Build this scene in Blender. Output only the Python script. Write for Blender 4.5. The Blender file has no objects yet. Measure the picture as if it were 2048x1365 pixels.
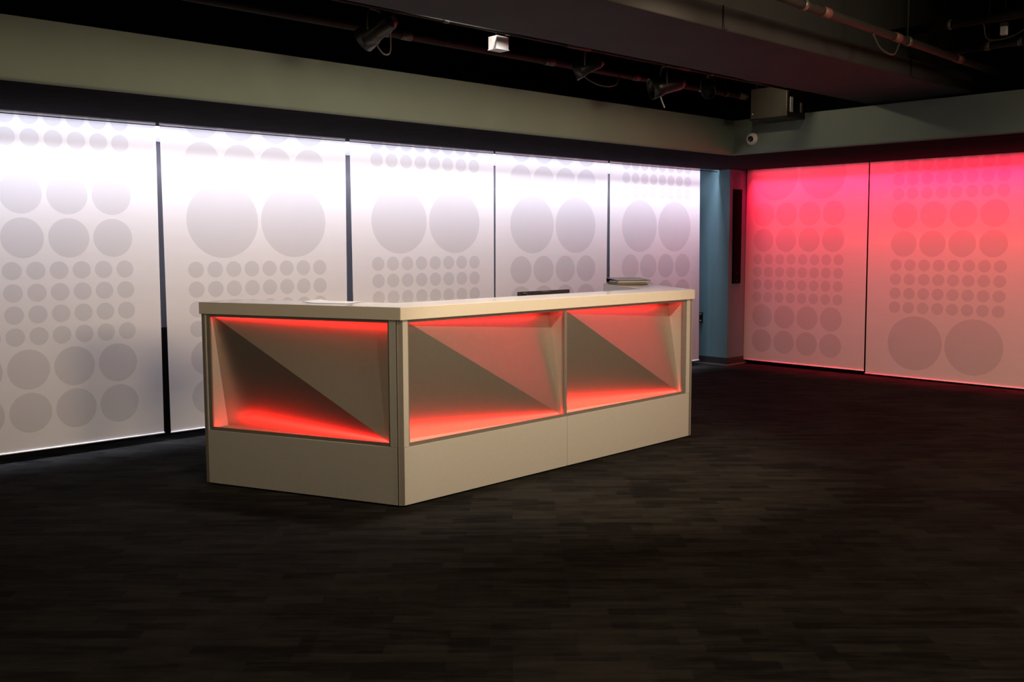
import bpy, bmesh, math, random
from mathutils import Vector, Matrix
random.seed(7)
R = math.radians
scene = bpy.context.scene
C = scene.collection

# ------------------------------------------------------------------ camera
cam_d = bpy.data.cameras.new('camera')
cam_d.sensor_width = 36.0
cam_d.lens = 1980.74 / 2048 * 36.0
cam_d.clip_start = 0.05
cam = bpy.data.objects.new('camera', cam_d)
C.objects.link(cam)
yaw, pitch, roll = R(43.3996), R(5.5434), R(-0.163)
fw = Vector((math.sin(yaw) * math.cos(pitch), math.cos(yaw) * math.cos(pitch), -math.sin(pitch)))
rt = Vector((math.cos(yaw), -math.sin(yaw), 0))
up = rt.cross(fw)
rt2 = rt * math.cos(roll) + up * math.sin(roll)
up2 = -rt * math.sin(roll) + up * math.cos(roll)
M = Matrix((rt2, up2, -fw)).transposed().to_4x4()
M.translation = (0, 0, 1.5)
cam.matrix_world = M
scene.camera = cam

# ------------------------------------------------------------------ world, exposure
w = bpy.data.worlds.new('dark_hall')
w.use_nodes = True
w.node_tree.nodes['Background'].inputs[0].default_value = (0.004, 0.004, 0.005, 1)
scene.world = w
scene.view_settings.view_transform = 'Standard'
scene.view_settings.look = 'None'
scene.view_settings.gamma = 1.0
scene.view_settings.use_curve_mapping = False
scene.view_settings.exposure = 0.0

# ------------------------------------------------------------------ room dimensions
YS = 7.325      # plane of the shades on the back wall
XS = 10.696     # plane of the shades on the right wall
ZSOF = 2.412    # soffit height
FY, FX = 5.935, 8.759   # fascia planes
ZF = 2.763      # top of fascias
YR, XR = 7.215, 10.575  # room-side lips of the light slots

# ------------------------------------------------------------------ lights
WARM = (1.0, 0.78, 0.51)
def spot(loc, target, power, angle, col=WARM, radius=0.06, blend=0.6):
    l = bpy.data.lights.new('house_or_fill_light', 'SPOT')
    l.energy = power; l.color = col; l.spot_size = R(angle); l.spot_blend = blend; l.shadow_soft_size = radius
    o = bpy.data.objects.new('house_or_fill_light', l); C.objects.link(o)
    o.location = loc
    o.rotation_euler = (Vector(target) - Vector(loc)).to_track_quat('-Z', 'Y').to_euler()
    return o
def strip(loc, length, width, power, col, along, tilt=0.0, spread=180):
    l = bpy.data.lights.new('cove_light', 'AREA')
    l.shape = 'RECTANGLE'; l.size = length; l.size_y = width; l.energy = power; l.color = col; l.spread = R(spread)
    o = bpy.data.objects.new('cove_light', l); C.objects.link(o)
    o.location = loc
    o.rotation_euler = (tilt, 0, 0) if along == 'x' else (tilt, 0, R(90)) if along == 'y' else (0, 0, 0)
    return o
# white strip in the slot above the back shades (and its leak behind them), red strip above the right-hand shades
CW, RED = (0.76, 0.80, 1.0), (1.0, 0.012, 0.06)
strip((5.95, 7.228, 2.47), 8.7, 0.016, 54, CW, 'x', tilt=R(3.2), spread=38)
strip((5.95, 7.228, 2.468), 8.7, 0.016, 30, CW, 'x', spread=130)
strip((5.85, 7.43, 2.49), 8.5, 0.03, 22, (0.80, 0.80, 1.0), 'x')
strip((10.590, 3.05, 2.47), 7.8, 0.016, 105, RED, 'y', tilt=R(-6.5), spread=52)
strip((10.590, 3.05, 2.468), 7.8, 0.016, 30, RED, 'y', spread=130)
# track head high over the middle of the hall, above the picture
spot((4.25, 2.0, 3.5), (4.8, 4.4, 0.6), 520, 58, radius=0.04, blend=0.6)
# added fill spot behind the beam to brighten the countertop, no known fixture
spot((4.3, 4.72, 3.45), (4.25, 4.95, 1.1), 190, 84, col=(1.0, 0.88, 0.80), radius=0.10, blend=0.8)
# row of track heads at the near end of the hall, behind the camera
for lx, tx, pw in ((1.2, 1.9, 760), (4.2, 4.3, 860), (5.6, 5.9, 800)):
    spot((lx, -2.8, 2.98), (tx, 5.9, 2.45), pw, 46, radius=0.70, blend=1.0)
spot((4.6, -1.6, 2.98), (10.6, 4.6, 0.3), 850, 30, radius=0.20, blend=1.0)
# added fill spots that lift the dark carpet, no known heads here
spot((2.3, 0.8, 3.6), (2.0, 1.8, 0.0), 430, 112, radius=0.10, blend=1.0)
spot((6.5, 1.2, 3.6), (6.9, 2.2, 0.0), 300, 95, radius=0.10, blend=1.0)
# invented wash on the left end wall, gives the left facets something to reflect
spot((-0.5, 0.5, 3.2), (-3.0, 5.6, 1.8), 1300, 60, radius=0.10, blend=1.0)

# ------------------------------------------------------------------ helpers
def link(o, parent=None):
    C.objects.link(o)
    if parent: o.parent = parent
    return o
def tag(o, label=None, cat=None, group=None, kind=None):
    if label: o['label'] = label
    if cat: o['category'] = cat
    if group: o['group'] = group
    if kind: o['kind'] = kind
    return o
def empty(name, loc=(0, 0, 0), rz=0.0, label=None, cat=None, group=None, kind=None):
    o = bpy.data.objects.new(name, None); C.objects.link(o)
    o.location = loc; o.rotation_euler = (0, 0, rz); o.empty_display_size = 0.1
    return tag(o, label, cat, group, kind)
class MB:
    def __init__(s): s.bm = bmesh.new()
    def box(s, x0, x1, y0, y1, z0, z1, mi=0):
        vs = [s.bm.verts.new((x, y, z)) for z in (z0, z1) for y in (y0, y1) for x in (x0, x1)]
        for f in ((0, 2, 3, 1), (4, 5, 7, 6), (0, 1, 5, 4), (2, 6, 7, 3), (0, 4, 6, 2), (1, 3, 7, 5)):
            s.bm.faces.new([vs[i] for i in f]).material_index = mi
        return s
    def poly(s, pts, mi=0):
        s.bm.faces.new([s.bm.verts.new(p) for p in pts]).material_index = mi
        return s
    def prism(s, pts2, z0, z1, mi=0):
        n = len(pts2)
        a = [s.bm.verts.new((p[0], p[1], z0)) for p in pts2]; b = [s.bm.verts.new((p[0], p[1], z1)) for p in pts2]
        s.bm.faces.new(a[::-1]).material_index = mi; s.bm.faces.new(b).material_index = mi
        for i in range(n):
            s.bm.faces.new((a[i], a[(i + 1) % n], b[(i + 1) % n], b[i])).material_index = mi
        return s
    def slab3(s, pts, nrm, th, mi=0):
        """flat polygon pts with thickness th against nrm"""
        nv = Vector(nrm).normalized() * th; n = len(pts)
        a = [s.bm.verts.new(Vector(p)) for p in pts]; b = [s.bm.verts.new(Vector(p) - nv) for p in pts]
        s.bm.faces.new(a); s.bm.faces.new(b[::-1])
        for i in range(n): s.bm.faces.new((a[i], b[i], b[(i + 1) % n], a[(i + 1) % n]))
        return s
    def tube(s, path, r, n=10, cap=True):
        path = [Vector(p) for p in path]; rings = []
        for i, p in enumerate(path):
            d = (path[min(i + 1, len(path) - 1)] - path[max(i - 1, 0)]).normalized()
            a = d.orthogonal().normalized() if i == 0 else (last - d * last.dot(d)).normalized()
            last = a; b = d.cross(a)
            rr = r[i] if isinstance(r, (list, tuple)) else r
            rings.append([s.bm.verts.new(p + (a * math.cos(2 * math.pi * k / n) + b * math.sin(2 * math.pi * k / n)) * rr) for k in range(n)])
        for u, v in zip(rings, rings[1:]):
            for k in range(n):
                f = s.bm.faces.new((u[k], u[(k + 1) % n], v[(k + 1) % n], v[k])); f.smooth = True
        if cap:
            s.bm.faces.new(rings[0][::-1]); s.bm.faces.new(rings[-1])
        return s
    def lathe(s, prof, origin, axis, n=24):
        """prof: list of (radius, distance along axis)"""
        ax = Vector(axis).normalized(); a = ax.orthogonal().normalized(); b = ax.cross(a); o = Vector(origin); rings = []
        for r, t in prof:
            if r < 1e-6: rings.append([s.bm.verts.new(o + ax * t)])
            else: rings.append([s.bm.verts.new(o + ax * t + (a * math.cos(2 * math.pi * k / n) + b * math.sin(2 * math.pi * k / n)) * r) for k in range(n)])
        for u, v in zip(rings, rings[1:]):
            for k in range(n):
                if len(u) == 1 and len(v) == 1: continue
                if len(u) == 1: f = s.bm.faces.new((u[0], v[(k + 1) % n], v[k]))
                elif len(v) == 1: f = s.bm.faces.new((u[k], u[(k + 1) % n], v[0]))
                else: f = s.bm.faces.new((u[k], u[(k + 1) % n], v[(k + 1) % n], v[k]))
                f.smooth = True
        return s
    def disc(s, cx, cz, rx, rz, y, n=40):
        s.bm.faces.new([s.bm.verts.new((cx + rx * math.cos(2 * math.pi * k / n), y, cz + rz * math.sin(2 * math.pi * k / n))) for k in range(n)])
        return s
    def build(s, name, mat, parent=None, bevel=0.0, seg=2, normals=True):
        if normals: bmesh.ops.recalc_face_normals(s.bm, faces=s.bm.faces[:])
        me = bpy.data.meshes.new(name); s.bm.to_mesh(me); s.bm.free()
        for m in (mat if isinstance(mat, (list, tuple)) else [mat]): me.materials.append(m)
        o = link(bpy.data.objects.new(name, me), parent)
        if bevel:
            b = o.modifiers.new('bevel', 'BEVEL'); b.width = bevel; b.segments = seg; b.limit_method = 'ANGLE'
        return o

def mat(name, col, rough=0.5, metal=0.0, noise=0.0, nscale=8.0, bump=0.0, bscale=60.0, emit=None, estr=0.0, coat=0.0, stretch=None, spec=None):
    m = bpy.data.materials.new(name); m.use_nodes = True
    nt = m.node_tree; b = nt.nodes['Principled BSDF']
    b.inputs['Roughness'].default_value = rough; b.inputs['Metallic'].default_value = metal
    b.inputs['Base Color'].default_value = (*col, 1)
    if spec is not None: b.inputs['Specular IOR Level'].default_value = spec
    if coat: b.inputs['Coat Weight'].default_value = coat; b.inputs['Coat Roughness'].default_value = 0.08
    tc = nt.nodes.new('ShaderNodeTexCoord')
    src = tc.outputs['Object']
    if stretch:
        mp = nt.nodes.new('ShaderNodeMapping'); mp.inputs['Scale'].default_value = stretch
        nt.links.new(src, mp.inputs['Vector']); src = mp.outputs['Vector']
    if noise:
        n = nt.nodes.new('ShaderNodeTexNoise'); n.inputs['Scale'].default_value = nscale; n.inputs['Detail'].default_value = 4
        nt.links.new(src, n.inputs['Vector'])
        r = nt.nodes.new('ShaderNodeValToRGB')
        r.color_ramp.elements[0].position = 0.3; r.color_ramp.elements[1].position = 0.7
        r.color_ramp.elements[0].color = (*[c * (1 - noise) for c in col], 1)
        r.color_ramp.elements[1].color = (*[min(1, c * (1 + noise)) for c in col], 1)
        nt.links.new(n.outputs['Fac'], r.inputs['Fac']); nt.links.new(r.outputs['Color'], b.inputs['Base Color'])
    if bump:
        n2 = nt.nodes.new('ShaderNodeTexNoise'); n2.inputs['Scale'].default_value = bscale; n2.inputs['Detail'].default_value = 3
        nt.links.new(src, n2.inputs['Vector'])
        bp = nt.nodes.new('ShaderNodeBump'); bp.inputs['Strength'].default_value = bump; bp.inputs['Distance'].default_value = 0.002
        nt.links.new(n2.outputs['Fac'], bp.inputs['Height']); nt.links.new(bp.outputs['Normal'], b.inputs['Normal'])
    if emit:
        b.inputs['Emission Color'].default_value = (*emit, 1); b.inputs['Emission Strength'].default_value = estr
    return m

def carpet_mat():
    m = bpy.data.materials.new('dark_carpet'); m.use_nodes = True
    nt = m.node_tree; N = nt.nodes; b = N['Principled BSDF']; b.inputs['Roughness'].default_value = 0.95
    b.inputs['Specular IOR Level'].default_value = 0.05
    tc = N.new('ShaderNodeTexCoord')
    mp = N.new('ShaderNodeMapping'); mp.inputs['Rotation'].default_value = (0, 0, R(43.4))
    nt.links.new(tc.outputs['Object'], mp.inputs['Vector'])
    br = N.new('ShaderNodeTexBrick'); br.inputs['Scale'].default_value = 1.0
    br.inputs['Brick Width'].default_value = 0.24; br.inputs['Row Height'].default_value = 0.075; br.inputs['Mortar Size'].default_value = 0.0
    br.inputs['Color1'].default_value = (0.0, 0.0, 0.0, 1); br.inputs['Color2'].default_value = (1, 1, 1, 1); br.offset = 0.37; br.inputs['Bias'].default_value = 0.0
    nt.links.new(mp.outputs['Vector'], br.inputs['Vector'])
    big = N.new('ShaderNodeTexBrick'); big.inputs['Brick Width'].default_value = 0.5; big.inputs['Row Height'].default_value = 0.25; big.inputs['Mortar Size'].default_value = 0.0
    big.inputs['Scale'].default_value = 1.0; big.inputs['Color1'].default_value = (0.2, 0.2, 0.2, 1); big.inputs['Color2'].default_value = (0.8, 0.8, 0.8, 1)
    nt.links.new(mp.outputs['Vector'], big.inputs['Vector'])
    st = N.new('ShaderNodeMapping'); st.inputs['Scale'].default_value = (2.5, 16.0, 1)
    nt.links.new(mp.outputs['Vector'], st.inputs['Vector'])
    no = N.new('ShaderNodeTexNoise'); no.inputs['Scale'].default_value = 1.6; no.inputs['Detail'].default_value = 5; no.inputs['Roughness'].default_value = 0.65
    nt.links.new(st.outputs['Vector'], no.inputs['Vector'])
    cl = N.new('ShaderNodeTexNoise'); cl.inputs['Scale'].default_value = 1.3; cl.inputs['Detail'].default_value = 3
    nt.links.new(tc.outputs['Object'], cl.inputs['Vector'])
    a1 = N.new('ShaderNodeMath'); a1.operation = 'MULTIPLY_ADD'; a1.inputs[1].default_value = 0.30
    nt.links.new(br.outputs['Color'], a1.inputs[0]); nt.links.new(no.outputs['Fac'], a1.inputs[2])
    a2 = N.new('ShaderNodeMath'); a2.operation = 'MULTIPLY_ADD'; a2.inputs[1].default_value = 0.25
    nt.links.new(big.outputs['Color'], a2.inputs[0]); nt.links.new(a1.outputs[0], a2.inputs[2])
    a3 = N.new('ShaderNodeMath'); a3.operation = 'MULTIPLY_ADD'; a3.inputs[1].default_value = 0.5
    nt.links.new(cl.outputs['Fac'], a3.inputs[0]); nt.links.new(a2.outputs[0], a3.inputs[2])
    rp = N.new('ShaderNodeValToRGB'); rp.color_ramp.elements[0].position = 0.75; rp.color_ramp.elements[1].position = 1.35
    rp.color_ramp.elements[0].position = 0.62; rp.color_ramp.elements[1].position = 1.0
    rp.color_ramp.elements[0].color = (0.0052, 0.0051, 0.0050, 1); rp.color_ramp.elements[1].color = (0.0195, 0.0185, 0.0168, 1)
    sc_ = N.new('ShaderNodeMath'); sc_.operation = 'MULTIPLY'; sc_.inputs[1].default_value = 0.78
    nt.links.new(a3.outputs[0], sc_.inputs[0]); nt.links.new(sc_.outputs[0], rp.inputs['Fac'])
    nt.links.new(rp.outputs['Color'], b.inputs['Base Color'])
    pile = N.new('ShaderNodeTexNoise'); pile.inputs['Scale'].default_value = 350
    nt.links.new(tc.outputs['Object'], pile.inputs['Vector'])
    bp = N.new('ShaderNodeBump'); bp.inputs['Strength'].default_value = 0.4; bp.inputs['Distance'].default_value = 0.003
    nt.links.new(pile.outputs['Fac'], bp.inputs['Height']); nt.links.new(bp.outputs['Normal'], b.inputs['Normal'])
    return m

MAT = dict(
    carpet=carpet_mat(),
    black=mat('black_paint', (0.006, 0.006, 0.006), 0.8, noise=0.3),
    soffit=mat('dark_soffit_paint', (0.026, 0.0245, 0.027), 0.9, noise=0.1, spec=0.0),
    fascia=mat('grey_green_paint', (0.165, 0.21, 0.185), 0.7, noise=0.05, nscale=3, bump=0.08, spec=0.25),
    teal=mat('teal_paint', (0.125, 0.215, 0.235), 0.7, noise=0.05, nscale=3, bump=0.08, spec=0.25),
    hall=mat('grey_hall_paint', (0.40, 0.39, 0.36), 0.8, noise=0.1),
    beam=mat('dark_grey_beam_paint', (0.030, 0.0275, 0.028), 0.8, noise=0.12, nscale=3, spec=0.2),
    beambl=mat('black_beam_paint', (0.008, 0.008, 0.008), 0.8, noise=0.2),
    base=mat('dark_brown_base', (0.03, 0.026, 0.025), 0.5, noise=0.1),
    fabric=mat('white_shade_fabric', (0.74, 0.71, 0.70), 0.85, spec=0.1, noise=0.012, nscale=2.5, stretch=(1, 1, 6)),
    print=mat('grey_dot_print', (0.605, 0.58, 0.582), 0.85, spec=0.1, noise=0.012, nscale=3),
    alu=mat('aluminium', (0.62, 0.63, 0.66), 0.35, 0.9, noise=0.04, nscale=30),
    white=mat('white_plastic', (0.75, 0.75, 0.74), 0.4, noise=0.02),
    glass=mat('grey_blind_glass', (0.45, 0.45, 0.48), 0.4, noise=0.05, nscale=1.0),
    lam=mat('warm_grey_laminate', (0.455, 0.445, 0.42), 0.5, noise=0.02, nscale=40, bump=0.03, bscale=400),
    top=mat('cream_solid_surface', (0.66, 0.62, 0.55), 0.17, noise=0.015, nscale=30),
    trim=mat('grey_trim', (0.25, 0.225, 0.205), 0.4, 0.35, noise=0.04, nscale=20),
    facet=mat('satin_metal_laminate', (0.49, 0.46, 0.41), 0.37, 0.83, noise=0.02, nscale=25),
    inner=mat('pale_grey_board', (0.72, 0.73, 0.77), 0.5, noise=0.02),
    plinth=mat('black_plinth', (0.01, 0.01, 0.01), 0.7, noise=0.1),
    matte=mat('matte_black_metal', (0.008, 0.008, 0.008), 0.9, noise=0.1, spec=0.0),
    plastic=mat('black_plastic', (0.012, 0.012, 0.013), 0.35, noise=0.1),
    lens=mat('dark_lens_glass', (0.02, 0.02, 0.03), 0.05, noise=0.05, coat=1.0),
    steel=mat('grey_steel', (0.12, 0.11, 0.095), 0.45, 0.5, noise=0.08, nscale=15),
    pipe=mat('painted_pipe', (0.02, 0.0185, 0.016), 0.6, 0.0, noise=0.15, nscale=12, spec=0.15),
    tape=mat('pink_tape', (0.13, 0.05, 0.04), 0.6, noise=0.08),
    cable=mat('grey_cable', (0.05, 0.042, 0.036), 0.5, noise=0.1),
    paper=mat('white_paper', (0.84, 0.85, 0.90), 0.6, noise=0.02),
    tan=mat('tan_card', (0.45, 0.33, 0.18), 0.6, noise=0.06),
    brown=mat('brown_cover', (0.14, 0.06, 0.035), 0.5, noise=0.08),
    red=mat('red_plastic', (0.5, 0.01, 0.01), 0.4, noise=0.03),
    ledred=mat('red_led_diffuser', (0.3, 0.01, 0.01), 0.5, emit=(1.0, 0.014, 0.010), estr=60, noise=0.02),
    ledtop=mat('red_led_diffuser_top', (0.3, 0.01, 0.01), 0.5, emit=(1.0, 0.012, 0.010), estr=34, noise=0.02),
    ledoff=mat('led_housing', (0.5, 0.5, 0.5), 0.4, 0.8, noise=0.03),
)

# ================================================================== the setting
X0, Y0, X1, Y1, ZC = -3.0, -4.0, 11.0, 7.62, 3.65
MB().box(X0, X1, Y0, Y1, -0.1, 0).build('floor', MAT['carpet'])['kind'] = 'structure'
MB().box(X0, X1, Y0, Y1, ZC, ZC + 0.1).build('ceiling', MAT['black'])['kind'] = 'structure'
MB().box(X0 - .1, X0, Y0, Y1, 0, ZC).build('wall_left', MAT['hall'])['kind'] = 'structure'
MB().box(X0, X1, Y0 - .1, Y0, 0, ZC).build('wall_front', MAT['hall'])['kind'] = 'structure'
wb = empty('wall_back', kind='structure')
MB().box(X0, X1, Y1, Y1 + .1, 0, ZC).build('wall_panel', MAT['black'], wb)
MB().box(X0, 10.3, 7.52, Y1, 0, 0.86).build('knee_wall', MAT['black'], wb)
MB().box(X0, 10.3, 7.50, Y1, 2.30, 2.42).build('head_rail', MAT['inner'], wb)
w1 = empty('window_1', kind='structure')
for i in range(8):
    xa = X0 + i * 1.66
    MB().box(xa, xa + 1.63, 7.56, 7.60, 0.86, 2.30).build('pane', MAT['glass'], w1)
wr = empty('wall_right', kind='structure')
MB().box(X1, X1 + .1, Y0, Y1, 0, ZC).build('wall_panel', MAT['black'], wr)
for i in range(3):
    MB().box(XS, XS + .01, 3.61 - 1.66 * (i + 1) + .03, 3.61 - 1.66 * i, 0.05, 2.55).build('blind_panel', MAT['fabric'], wr)

# corner column, baseboard
MB().box(10.341, X1, 7.05, Y1, 0, 2.62).build('corner_column', MAT['teal'])['kind'] = 'structure'
bc = empty('baseboard_column', kind='structure')
MB().box(10.331, 10.341, 7.04, Y1, 0, 0.095).build('base_strip', MAT['base'], bc)
MB().box(10.341, 10.69, 7.04, 7.05, 0, 0.095).build('base_strip', MAT['base'], bc)
MB().box(10.322, 10.331, 7.031, Y1, 0, 0.012).build('base_bead', MAT['trim'], bc)
MB().box(10.331, 10.69, 7.031, 7.04, 0, 0.012).build('base_bead', MAT['trim'], bc)

# bulkheads: fascia board, soffit, black top, lip rail
def rounded_fascia(lo, hi, plane, axis):
    """fascia board with a rounded lower arris; axis 'y' = board faces -Y, 'x' = faces -X"""
    prof = [(0.03, ZF), (0.0, ZF)]
    r = 0.022
    for k in range(7):
        a = math.pi / 2 * k / 6
        prof.append((r - r * math.cos(a), ZSOF + r - r * math.sin(a)))
    prof.append((0.03, ZSOF))
    m = MB(); bm = m.bm; ends = []
    for t in (lo, hi):
        ends.append([bm.verts.new((t, plane + d, z) if axis == 'y' else (plane + d, t, z)) for d, z in prof])
    n = len(prof)
    for i in range(n):
        f = bm.faces.new((ends[0][i], ends[0][(i + 1) % n], ends[1][(i + 1) % n], ends[1][i]))
    bm.faces.new(ends[0]); bm.faces.new(ends[1])
    return m
bb = empty('bulkhead_back', kind='structure')
rounded_fascia(X0, FX + .03, FY, 'y').build('fascia', MAT['fascia'], bb)
MB().box(X0, XR, FY + .03, YR, ZSOF, ZSOF + .02).build('soffit', MAT['soffit'], bb)
MB().box(X0, X1, FY + .03, Y1, ZF - .02, ZF - .001).build('top_board', MAT['black'], bb)
br_ = empty('bulkhead_right', kind='structure')
rounded_fascia(Y0, FY + .03, FX, 'x').build('fascia', MAT['fascia'], br_)
MB().box(FX + .03, XR, Y0, FY + .03, ZSOF, ZSOF + .02).build('soffit', MAT['soffit'], br_)
MB().box(FX + .03, X1, Y0, FY + .03, ZF - .02, ZF - .001).build('top_board', MAT['black'], br_)
t1 = MB().box(X0, 10.32, YR - .003, YR + .005, ZSOF - .027, ZSOF - .021).build('trim_1', MAT['soffit']); t1['kind'] = 'structure'
t2 = MB().box(XR - .004, XR + .006, Y0, 7.04, ZSOF - .004, ZSOF + .05).build('trim_2', MAT['soffit']); t2['kind'] = 'structure'

# ceiling beam
cb = empty('ceiling_beam', kind='structure')
MB().box(X0, FX + .02, 3.565, 4.50, 2.785, 2.93).build('lower_casing', MAT['beam'], cb, bevel=0.01)
MB().box(X0, X1, 3.75, 4.32, 2.93, ZC).build('web', MAT['beambl'], cb)

for hx in (5.12, 7.62):
    MB().tube([(hx, 3.560, 2.93), (hx, 3.556, 2.83), (hx, 3.550, 2.79), (hx + .012, 3.548, 2.775), (hx + .02, 3.548, 2.79)], .004, 6).build('hook', MAT['pipe'], cb)

# LED channels in the slots
lc = empty('led_channel', label='aluminium light channel hidden in the slot above the white shades', cat='light fitting')
MB().box(1.6, 10.3, 7.219, 7.26, 2.475, 2.50).build('housing', MAT['ledoff'], lc)
lc2 = empty('led_channel', label='aluminium light channel hidden in the slot above the red-lit shades', cat='light fitting')
MB().box(10.582, 10.62, -0.85, 6.95, 2.475, 2.50).build('housing', MAT['ledoff'], lc2)

# ================================================================== shades with dot print
UX, UZ = 0.1605, 0.1545
GX, GZ = 0.028, 0.027
def shade(xl_t, xr_t, xl_b, xr_b, zb, pat_l, z0, up_rows, dn_rows, label, ux=UX, UZ=UZ):
    """built in a local frame: x to the right, y = 0 the fabric face (towards -y the room)"""
    o = empty('roller_shade', label=label, cat='shade', group=None)
    ZT = 2.56
    m = MB(); th = 0.002
    pts = [(xl_t, ZT), (xl_b, zb), (xr_b, zb), (xr_t, ZT)]
    m.slab3([(x, 0, z) for x, z in pts], (0, -1, 0), th)
    m.build('fabric', MAT['fabric'], o)
    d = MB()
    def row(n, zc):
        k = 8 // n
        w, h = n * ux, n * UZ
        ztop = min(zc + h / 2, ZT - .01)
        for i in range(k):
            cx = pat_l + w * (i + .5)
            rx, rz = (w - GX) / 2, (h - GZ) / 2
            nseg = 20 if n == 1 else 32 if n == 2 else 56
            ring = [(cx + rx * math.cos(2 * math.pi * j / nseg), zc + rz * math.sin(2 * math.pi * j / nseg)) for j in range(nseg)]
            ring = [(x, min(z, ZT)) for x, z in ring]
            d.poly([(x, -0.0001, z) for x, z in ring])
    z = z0
    for n in up_rows:
        row(n, z + n * UZ / 2); z += n * UZ
    z = z0
    for n in dn_rows:
        row(n, z - n * UZ / 2); z -= n * UZ
    d.build('dot_print', MAT['print'], o)
    hb = MB().tube([(xl_b - .002, -0.004, zb), (xr_b + .002, -0.004, zb)], 0.0065, 10)
    hb.build('hem_bar', MAT['white'], o)
    MB().tube([(xl_t, 0.03, 2.57), (xr_t, 0.03, 2.57)], 0.028, 16).build('roller_tube', MAT['white'], o)
    for xx in (xl_t - .005, xr_t - .003):
        MB().box(xx, xx + .008, -0.01, 0.07, 2.53, ZF - .02).build('bracket', MAT['white'], o)
    return o
Z0 = 2.017
S = [
 shade(1.59, 3.252, 1.59, 3.228, 0.066, 1.802, Z0 + .002, [1, 1, 1], [2, 2, 1, 1, 1, 1, 2, 2], 'white shade cut by the left picture edge, three medium dots across, nearest the viewer', ux=0.1565, UZ=0.153),
 shade(3.282, 4.944, 3.284, 4.922, 0.060, 3.454, Z0 - .008, [2, 2], [4, 1, 1, 1, 1, 2, 2], 'white shade behind the desk left end, four medium dots above two huge dots'),
 shade(4.988, 6.684, 5.000, 6.680, 0.060, 5.190, Z0 + .012, [1, 1, 1], [4, 1, 1, 1, 1, 2, 2], 'white shade, middle of the five, small dot rows above and below two huge dots', ux=0.1645),
 shade(6.712, 8.397, 6.697, 8.375, 0.060, 6.895, Z0, [2, 2], [4, 2, 2, 4], 'white shade behind the monitor, medium dots above and below two huge dots', ux=0.164),
 shade(8.430, 10.100, 8.445, 10.135, 0.062, 8.628, Z0 + .004, [1, 1, 1], [4, 2, 2, 1, 1, 1, 1], 'white shade beside the teal column, small dots above and medium dots below two huge dots', ux=0.1637),
]
for o in S: o.location = (0, YS, 0)
# right wall: local x runs from the column towards the viewer
RW = []
def rshade(*a, **k):
    o = shade(*a, **k); o.location = (XS, 7.05, 0); o.rotation_euler = (0, 0, R(-90)); RW.append(o); return o
rshade(0.008, 1.603, 0.004, 1.620, 0.050, 0.108, Z0 - .0015, [4], [2, 2, 1, 1, 1, 1, 2, 2], 'red-lit shade next to the column, two cut huge dots at its top', ux=0.1547, UZ=0.1555)
rshade(1.618, 3.41, 1.640, 3.41, 0.022, 1.880, Z0 - .048, [1, 1, 1], [2, 2, 1, 1, 1, 1, 4], 'red-lit shade at the right picture edge with two huge dots at its bottom', ux=0.159, UZ=0.1564)

# ================================================================== reception desk
desk = empty('reception_desk', (0, 0, 0), label='cream angular reception desk with red-lit folded niches', cat='desk')
A = Vector((3.379, 4.472)); aR = R(2.645)
A2 = Vector((3.354, 4.496)); aL = R(112.07)
dR = Vector((math.cos(aR), math.sin(aR))); dL = Vector((math.cos(aL), math.sin(aL)))
aW = R(57.0); dW = Vector((math.cos(aW), math.sin(aW)))
LEN_R, LEN_L, LEN_W = 2.897, 1.411, 1.32
ZT0, ZT1 = 1.079, 1.153
ZL = 0.347      # top of lower panels
ZO0, ZO1 = 0.369, 1.061   # openings
RD, ND = 0.030, 0.150     # ridge depth and niche depth
def seg_frame(origin, direction):
    """u along the face left to right as seen from outside, t inwards, z up"""
    u = Vector((direction.x, direction.y, 0)); t = Vector((-direction.y, direction.x, 0)); o = Vector((origin.x, origin.y, 0))
    return lambda x, y, z: o + u * x + t * y + Vector((0, 0, z))
def fbox(F, name, m, x0, x1, y0, y1, z0, z1, parent=desk, bevel=0.0):
    b = MB(); vs = [b.bm.verts.new(F(x, y, z)) for z in (z0, z1) for y in (y0, y1) for x in (x0, x1)]
    for f in ((0, 2, 3, 1), (4, 5, 7, 6), (0, 1, 5, 4), (2, 6, 7, 3), (0, 4, 6, 2), (1, 3, 7, 5)): b.bm.faces.new([vs[i] for i in f])
    return b.build(name, m, parent, bevel=bevel)
def niche(F, x0, x1):
    """folded niche: a ridge from top left to bottom right, top right and bottom left corners pushed back"""
    z0, z1 = ZO0 - .012, ZO1 + .013
    TL, TR, BL, BR = (x0, RD, z1), (x1, RD, z1), (x0, RD, z0), (x1, RD, z0)
    TRd, BLd = (x1, ND, z1), (x0, ND, z0)
    f0 = lambda p: (p[0], 0.012, p[2])
    P = lambda *ps: [F(*p) for p in ps]
    nb = MB()
    nb.poly(P(f0(TL), f0(TR), TRd, TL)); nb.poly(P(f0(BL), f0(BR), BR, BLd))
    nb.poly(P(f0(TR), f0(BR), BR, TRd)); nb.poly(P(f0(TL), f0(BL), BLd, TL))
    n = nb.build('niche_lining', MAT['lam'], desk)
    MB().poly(P(TL, TRd, BR)).build('upper_facet', MAT['facet'], n)
    MB().poly(P(TL, BR, BLd)).build('lower_facet', MAT['facet'], n)
    for za, zb_, mm in ((ZO1 + .001, ZO1 + .011, 'ledtop'), (z0 + .0015, z0 + .0110, 'ledred')):
        MB().poly(P((x0 + .012, .0126, za), (x1 - .012, .0126, za), (x1 - .012, .0126, zb_), (x0 + .012, .0126, zb_))).build('led_strip', MAT[mm], n)
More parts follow.
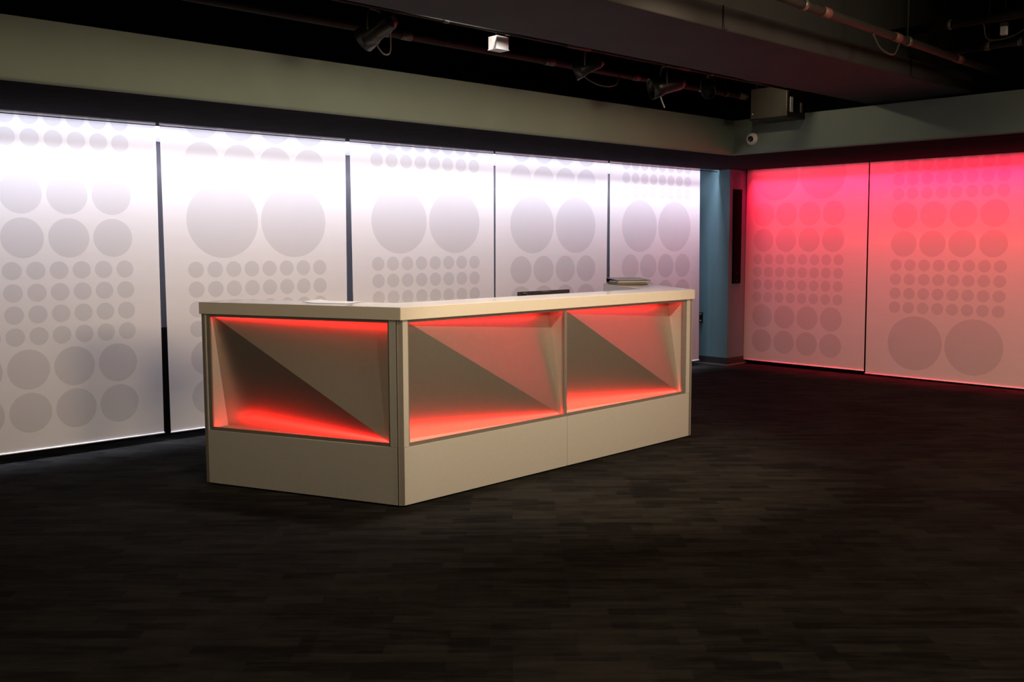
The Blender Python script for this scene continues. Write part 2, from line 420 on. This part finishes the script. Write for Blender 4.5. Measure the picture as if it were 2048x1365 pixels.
def section(F, length, openings, lowers, stiles, trims):
    """openings: (x0, x1); lowers: lower panels; stiles flush beside the openings; trims: end strips"""
    for x0, x1 in lowers: fbox(F, 'lower_panel', MAT['lam'], x0 + .0012, x1 - .0012, 0, 0.02, 0.010, ZL, bevel=0.0012)
    for x0, x1 in stiles: fbox(F, 'stile', MAT['lam'], x0, x1, 0, 0.018, ZL + .0015, ZT0, bevel=0.001)
    for x0, x1 in trims: fbox(F, 'edge_trim', MAT['trim'], x0, x1, 0.001, 0.030, 0.010, ZT0, bevel=0.001)
    fx0, fx1 = stiles[0][1], stiles[-1][0]
    fbox(F, 'top_rail', MAT['trim'], fx0, fx1, 0.006, 0.012, ZO1, ZT0)
    fbox(F, 'bottom_rail', MAT['trim'], fx0, fx1, 0.006, 0.012, ZL, ZO0)
    edges = [fx0] + [v for o in openings for v in o] + [fx1]
    for x0, x1 in zip(edges[0::2], edges[1::2]):
        if x1 - x0 > .003: fbox(F, 'frame_post', MAT['trim'], x0, x1, 0.004, 0.016, ZO0, ZO1)
    for x0, x1 in openings: niche(F, x0 - .004, x1 + .004)
    fbox(F, 'plinth', MAT['plinth'], 0.02, length - .02, 0.025, 0.05, 0, ZL)
    fbox(F, 'inner_panel', MAT['inner'], 0.03, length - .03, 0.30, 0.318, 0, ZT0)
FRs = seg_frame(A, dR)
section(FRs, LEN_R, [(0.046, 1.398), (1.424, 2.782)], [(0.0, 1.427), (1.427, 2.876)], [(0.0, 0.038), (2.832, 2.876)], [(2.878, LEN_R)])
Lend = A2 + dL * LEN_L
FL = seg_frame(Lend, -dL)
section(FL, LEN_L, [(0.062, 1.349)], [(0.022, 1.404)], [(0.022, 0.034), (1.359, 1.404)], [(0.0, 0.020)])
W0 = A + dR * (LEN_R + .012)
FW = seg_frame(W0, dW)
section(FW, LEN_W, [(0.062, LEN_W - .062)], [(0.022, LEN_W - .022)], [(0.022, 0.05), (LEN_W - .05, LEN_W - .022)], [(0.0, 0.020), (LEN_W - .020, LEN_W)])
# angled aluminium corner profile between left and middle sections
nRv = Vector((dR.y, -dR.x)); nLv = Vector((-dL.y, dL.x))
cg = A2 - dL * 0.004
m_ = MB()
p1 = A + dR * -0.001; p2 = p1 - nRv * .03; c0 = (A + A2) / 2
mid = A + Vector((-0.0145, 0.002))
m_.prism([(p1.x, p1.y), (p2.x, p2.y), (A2.x + .02, A2.y + .03), (A2.x - dL.x * -.002, A2.y - .002), (A2.x + .006, A2.y - .007)][::-1], 0.010, ZT0)
m_.build('corner_profile', MAT['trim'], desk)
# countertop: polygon along the three faces
OV, DEP = 0.014, 0.345
def isect(p, d, q, e):
    det = d.x * (-e.y) + e.x * d.y
    r_ = q - p
    s = (r_.x * (-e.y) + e.x * r_.y) / det
    return p + d * s
nW = Vector((dW.y, -dW.x))
def chain(off):
    """offset polyline; off > 0 outwards"""
    lp, rp_, wp = A2 + nLv * off, A + nRv * off, W0 + nW * off
    return [Lend + dL * .006 + nLv * off, isect(lp, dL, rp_, dR), isect(rp_, dR, wp, dW), W0 + dW * (LEN_W + .006) + nW * off]
outer, inner = chain(OV), chain(-DEP)
m_ = MB()
# three mitred pieces read as one top
poly = outer + inner[::-1]
m_.prism([(v.x, v.y) for v in poly], ZT0, ZT1)
m_.build('countertop', MAT['top'], desk, bevel=0.003)
# staff-side work surface
inn0, inn1 = chain(-0.322), chain(-0.80)
m_ = MB(); m_.prism([(v.x, v.y) for v in inn0 + inn1[::-1]], 0.72, 0.75); m_.build('work_surface', MAT['inner'], desk)
for P, d in ((inn1[0], dL), (inn1[3], dW)):
    q = P - d * .03
    m_ = MB(); 
    a_ = P - d * .03; b_ = (inn0[0] if d is dL else inn0[3]) - d * .03
    m_.prism([(a_.x, a_.y), (b_.x, b_.y), (b_.x + d.x * .02, b_.y + d.y * .02), (a_.x + d.x * .02, a_.y + d.y * .02)], 0, 0.72)
    m_.build('end_panel', MAT['inner'], desk)
# small vent in the wing's staff side
fbox(FW, 'cable_port', MAT['plastic'], 0.30, 0.48, 0.318, 0.322, 1.000, 1.028)

# ================================================================== things on and behind the desk
def obox(name, m, parent, x0, x1, y0, y1, z0, z1, bevel=0.0):
    return MB().box(x0, x1, y0, y1, z0, z1).build(name, m, parent, bevel=bevel)
# binder and folders at the end of the right wing
def wpt(x, y): return FW(x, y, 0)
pb = FW(1.13, 0.17, ZT1)
fo = empty('folder_stack', tuple(pb), aW, 'tan and brown paper folders under the white binder', 'folder')
obox('folder', MAT['brown'], fo, -.15, .14, -.13, .15, 0.0005, 0.006)
obox('folder', MAT['tan'], fo, -.16, .12, -.12, .15, 0.0065, 0.013)
obox('paper_block', MAT['paper'], fo, -.14, .10, -.11, .14, 0.0135, 0.017)
bi = empty('ring_binder', (pb.x, pb.y, pb.z + .0175), aW + R(4), 'white-topped black ring binder lying on the right end of the desk', 'binder')
obox('back_cover', MAT['plastic'], bi, -.16, .13, -.14, .16, 0.0, 0.003)
obox('paper_block', MAT['paper'], bi, -.15, .08, -.13, .15, 0.0035, 0.014)
m_ = MB(); m_.slab3([(-.16, -.142, .0225), (.13, -.142, .036), (.13, .162, .036), (-.16, .162, .0225)], (0, 0, 1), .005); m_.build('cover_board', MAT['plastic'], bi)
obox('spine', MAT['plastic'], bi, .128, .132, -.14, .16, 0.0, 0.032)
m_ = MB(); m_.slab3([(-.158, -.14, .0245), (.128, -.14, .038), (.128, .16, .038), (-.158, .16, .0245)], (0, 0, 1), .0018); m_.build('front_cover', MAT['paper'], bi)
# brochure on the left wing
pl = FL(0.82, 0.24, ZT1)
brc = empty('brochure', (pl.x, pl.y, pl.z + .0006), aL + R(90 + 6), 'thin glossy brochure lying flat on the left end of the desk', 'brochure')
bm_ = MB()
N_ = 10
for lay, zz in ((0, 0.0), (1, 0.0018)):
    vs = [[bm_.bm.verts.new((-.11 + .22 * j, -.15 + .30 * i / N_, zz + (.010 * max(0, (.35 - i / N_) / .35) ** 2))) for j in (0, 1)] for i in range(N_ + 1)]
    for i in range(N_): bm_.bm.faces.new((vs[i][0], vs[i][1], vs[i + 1][1], vs[i + 1][0]))
bm_.build('pages', MAT['paper'], brc, normals=False)
bm_ = MB()
for i in range(N_):
    y0_, y1_ = -.15 + .30 * i / N_, -.15 + .30 * (i + 1) / N_
    h0, h1 = (.010 * max(0, (.35 - k / N_) / .35) ** 2 for k in (i, i + 1))
    bm_.poly([(-.112, y0_, h0 - .0004), (.112, y0_, h0 - .0004), (.112, y1_, h1 - .0004), (-.112, y1_, h1 - .0004)])
bm_.build('back_cover', MAT['lens'], brc, normals=False)
# monitor on the staff work surface, only its top edge shows
pm = FRs(1.78, 0.52, 0.75)
mo = empty('monitor', tuple(pm), aR, 'black computer monitor behind the counter with only its top edge showing', 'monitor')
obox('base', MAT['plastic'], mo, -.12, .12, -.09, .10, 0.0, 0.014, bevel=.004)
obox('neck', MAT['plastic'], mo, -.03, .03, -.03, -.005, 0.014, 0.26)
obox('housing', MAT['plastic'], mo, -.22, .24, -.022, .0, 0.06, 0.412, bevel=.006)
obox('bezel', MAT['plastic'], mo, -.275, .275, .001, .022, 0.045, 0.418, bevel=.003)
obox('screen', MAT['lens'], mo, -.262, .262, .022, .024, 0.06, 0.405)
obox('sheen_strip', MAT['trim'], mo, -.235, -.06, -.012, .001, 0.404, 0.409)  # pale grey strips imitate reflections along the monitor's top edge
obox('sheen_strip', MAT['trim'], mo, -.04, .03, -.012, .001, 0.405, 0.4135)

# ================================================================== things on the column and fascia
sp = empty('line_speaker', (10.50, 7.05, 1.016), 0, 'tall slim black speaker on the column, lit red from above', 'speaker')
obox('cabinet', MAT['matte'], sp, -.086, .086, -.016, -.001, 0.0, 1.158, bevel=.004)
obox('grille', MAT['matte'], sp, -.074, .074, -.019, -.0162, 0.06, 1.10)
for zz in (.03, .128, 1.06): 
    MB().lathe([(0, .004), (.005, .003), (.006, 0)], (0.0, -.0162 if zz < .05 else -.019, zz), (0, -1, 0), 10).build('screw', MAT['steel'], sp)
ou = empty('wall_socket', (10.341, 7.462, 0.525), 0, 'black wall socket plate low on the teal column with two pale screws', 'socket')
obox('plate', MAT['plastic'], ou, -.014, -.0005, -.045, .045, -.005, .12, bevel=.002)
for zz in (.016, .099): obox('screw', MAT['white'], ou, -.018, -.014, -.024, -.008, zz - .006, zz + .006)
dc = empty('dome_camera', (FX, 5.715, 2.562), 0, 'white dome security camera with a black eyeball on the fascia', 'camera')
MB().lathe([(.062, 0.0), (.062, .014), (.056, .024), (.050, .026)], (0, 0, 0), (-1, 0, 0), 28).build('mount', MAT['white'], dc)
MB().lathe([(0.056 * math.sin(R(a)), .026 + .056 * math.cos(R(a)) - .02) for a in range(95, 30, -8)], (0, 0, 0), Vector((-1, -.25, -.1)), 28).build('shell', MAT['white'], dc)
MB().lathe([(0.046 * math.sin(R(a)), .012 + .046 * math.cos(R(a))) for a in range(90, -1, -10)], (0, 0, 0), Vector((-1, -.25, -.1)), 24).build('eyeball', MAT['lens'], dc)
MB().lathe([(.012, 0), (.012, .010), (.008, .011), (0, .009)], Vector((-1, -.25, -.1)).normalized() * .052, Vector((-1, -.25, -.1)), 16).build('lens', MAT['lens'], dc)

# equipment box hung at the corner
eb = empty('air_box', (8.45, 5.13, 2.70), 0, 'dark metal equipment box against the fascia under the beam', 'equipment box')
obox('cabinet', MAT['steel'], eb, 0, .29, .012, .41, 0.012, .30, bevel=.004)
obox('base_tray', MAT['plastic'], eb, -.006, .302, 0, .42, 0.0, .012)
obox('front_frame', MAT['plastic'], eb, -.001, .295, -.004, .012, 0.0122, .30)
obox('lamp_slot', MAT['inner'], eb, .03, .075, -.010, -.004, .05, .19)
obox('side_slot', MAT['trim'], eb, .215, .25, -.010, -.004, .06, .15)
for xx in (.03, .26): 
    for yy in (.05, .36): MB().tube([(xx, yy, .30), (xx, yy, ZC - 2.70)], .005, 6).build('hanger_rod', MAT['steel'], eb)
MB().lathe([(0, .006), (.006, .004), (.008, 0)], (-.0005, .385, .06), (-1, 0, 0), 10).build('bolt', MAT['white'], eb)

# ================================================================== ceiling rigging
def pipe(label, p0, p1, r, bands, group='lighting pipes under the ceiling', hang=()):
    o = empty('lighting_pipe', p0, 0, label, 'pipe')
    a, b = Vector((0, 0, 0)), Vector(p1) - Vector(p0)
    MB().tube([a, b], r, 14).build('tube', MAT['pipe'], o)
    d = b.normalized()
    for t, L_, mm in bands:
        c = d * t
        MB().tube([c, c + d * L_], r + .004, 14).build('band', MAT[mm], o)
    for t in hang:
        c = d * t
        MB().tube([c + Vector((0, 0, r)), Vector((c.x, c.y, ZC - p0[2]))], .006, 6).build('hanger_rod', MAT['pipe'], o)
        MB().tube([c - d * .02, c + d * .02], r + .006, 14).build('clamp', MAT['steel'], o)
    return o
pipe('thick dark ceiling pipe running beside the back fascia', (-2.9, 5.40, 2.90), (8.25, 5.46, 2.90), .026,
     [(7.02, .09, 'steel'), (8.40, .10, 'steel'), (9.44, .09, 'steel'), (11.02, .12, 'steel')], hang=(1.5, 4.2, 6.9, 10.8))
pipe('thin ceiling conduit along the far edge of the beam', (-2.9, 4.93, 2.915), (8.3, 4.99, 2.915), .011,
     [(7.0, .05, 'steel'), (8.15, .25, 'tape'), (9.3, .3, 'tape')], hang=(2, 5.2, 9.9))
pipe('thick ceiling pipe with pink tape bands on the near side of the beam', (2.0, 3.02, 2.90), (8.62, 3.30, 2.90), .027,
     [(3.58, .09, 'tape'), (4.60, .10, 'tape'), (5.72, .10, 'tape')], hang=(3.35, 4.83))
pipe('upper cross pipe at the top right, partly lit', (7.60, 1.5, 3.13), (7.60, 3.74, 3.13), .033, [(1.75, .03, 'steel')], hang=(1.2,))
pipe('lower cross pipe at the right picture edge', (7.90, 1.6, 2.99), (7.90, 3.44, 2.99), .028, [(1.25, .03, 'steel')], hang=(1.5,))

def curve(name, pts, r, m, label, cat):
    o = empty(name, (0, 0, 0), 0, label, cat)
    # Catmull-Rom
    P = [Vector(p) for p in pts]; P = [P[0] * 2 - P[1]] + P + [P[-1] * 2 - P[-2]]; out = []
    for i in range(1, len(P) - 2):
        for k in range(8):
            t = k / 8; a, b, c, d = P[i - 1:i + 3]
            out.append(.5 * ((2 * b) + (c - a) * t + (2 * a - 5 * b + 4 * c - d) * t * t + (3 * b - a - 3 * c + d) * t ** 3))
    out.append(P[-2])
    mesh = MB().tube(out, r, 8).build(name, MAT[m])
    bpy.data.objects.remove(o)
    mesh.name = name
    return tag(mesh, label, cat)
curve('cable', [(5.83, 5.38, 2.874), (5.90, 5.37, 2.80), (6.08, 5.37, 2.765), (6.24, 5.37, 2.79), (6.30, 5.38, 2.874)], .006, 'cable', 'slack cable loop under the thick pipe near the back fascia', 'cable')
curve('cable', [(6.28, 3.20, 2.87), (6.40, 3.20, 2.79), (6.58, 3.20, 2.775), (6.66, 3.2, 2.86)], .006, 'cable', 'slack cable loop under the pipe with pink tape bands', 'cable')
curve('cable', [(7.60, 3.02, 3.095), (7.60, 2.98, 2.98), (7.60, 2.80, 2.985), (7.60, 2.62, 3.094)], .006, 'cable', 'drooping brown cable under the upper cross pipe', 'cable')
curve('cable_tie', [(6.872, 5.425, 2.868), (6.895, 5.42, 2.76), (6.935, 5.41, 2.675)], .0055, 'white', 'pale cable end hanging from the thick pipe', 'cable')

def spotlight(label, loc, aim, scale=1.0, power=0):
    o = empty('stage_spotlight', loc, 0, label, 'spotlight')
    ax = Vector(aim).normalized(); s = scale
    MB().lathe([(0, -.16 * s), (.045 * s, -.155 * s), (.062 * s, -.12 * s), (.062 * s, .0), (.072 * s, .03 * s), (.078 * s, .10 * s), (.072 * s, .10 * s), (.066 * s, .04 * s)], (0, 0, 0), ax, 20).build('can', MAT['plastic'], o)
    MB().lathe([(0, .045 * s), (.035 * s, .042 * s), (.066 * s, .035 * s)], (0, 0, 0), ax, 20).build('lens', MAT['lens'], o)
    side = ax.cross(Vector((0, 0, 1))).normalized()
    top = Vector((0, 0, .13 * s))
    if power:
        q = Vector(loc) + ax * .12 * s
        spot(q, q + ax, power, 110, radius=0.02, blend=0.9)
    MB().tube([side * .074 * s, side * .074 * s + top * .7, side * .05 * s + top, -side * .05 * s + top, -side * .074 * s + top * .7, -side * .074 * s], .006 * s, 6).build('yoke', MAT['steel'], o)
    MB().tube([top, top + Vector((0, 0, .07 * s))], .014 * s, 8).build('clamp', MAT['steel'], o)
    MB().tube([top + Vector((0, 0, .06 * s)), Vector((top.x, top.y, ZC - loc[2]))], .008, 6).build('stem', MAT['pipe'], o)
    MB().lathe([(0, .012), (.010 * s, .010), (.012 * s, 0)], side * .078 * s, side, 10).build('knob', MAT['alu'], o)
    return o
sp1 = spotlight('black spotlight hanging left of the beam with a cable loop', (3.68, 5.11, 2.81), (-.3, .9, -.5), 1.0)
sc1 = curve('cable_loop', [(-.04, -.05, -.05), (-.01, -.05, -.11), (.03, -.06, -.145), (.07, -.06, -.12), (.08, -.05, .0)], .005, 'cable', None, None)
sc1.parent = sp1
spotlight('black spotlight behind the beam between box and cable end', (5.58, 5.10, 2.82), (-.6, .7, -.4), .9)
spotlight('black spotlight behind the beam by the hanging cable end', (6.60, 5.16, 2.80), (-.75, .5, -.25), 1.15)
spotlight('spotlight near the corner with a glinting lens facing the viewer', (7.10, 5.08, 2.80), (-.75, -.62, -.25), .8)
spotlight('small black spotlight tucked beside the corner equipment box', (7.42, 4.97, 2.99), (.85, -.15, -.22), .6, power=14)
spotlight('spotlight at the top right picture corner', (7.98, 2.50, 3.12), (.6, .55, -.42), .9, power=2.5)
jb = empty('junction_box', (4.60, 5.012, 2.812), R(0), 'small pale square junction box hanging beside the beam', 'box')
obox('housing', MAT['white'], jb, -.012, .098, -.02, .065, 0.0, .085, bevel=.003)
obox('lid', MAT['inner'], jb, -.015, .101, -.023, .068, -.004, 0.0)
MB().tube([(.036, .04, .085), (.036, .04, .092)], .02, 10).build('bushing', MAT['steel'], jb)
MB().tube([(.036, .04, .09), (.036, .04, ZC - 2.812)], .006, 6).build('stem', MAT['pipe'], jb)
obox('tab', MAT['white'], jb, .075, .115, -.03, -.01, .098, .112)
tb = empty('terminal_box', (7.75, 2.93, 3.03), 0, 'small upright terminal box above the lower cross pipe', 'box')
obox('case', MAT['inner'], tb, -.02, .02, -.02, .02, -.005, .055)
MB().tube([(0, 0, .08), (0, 0, ZC - 3.03)], .005, 6).build('stem', MAT['pipe'], tb)
obox('cap', MAT['steel'], tb, -.022, .022, -.022, .022, .055, .085)
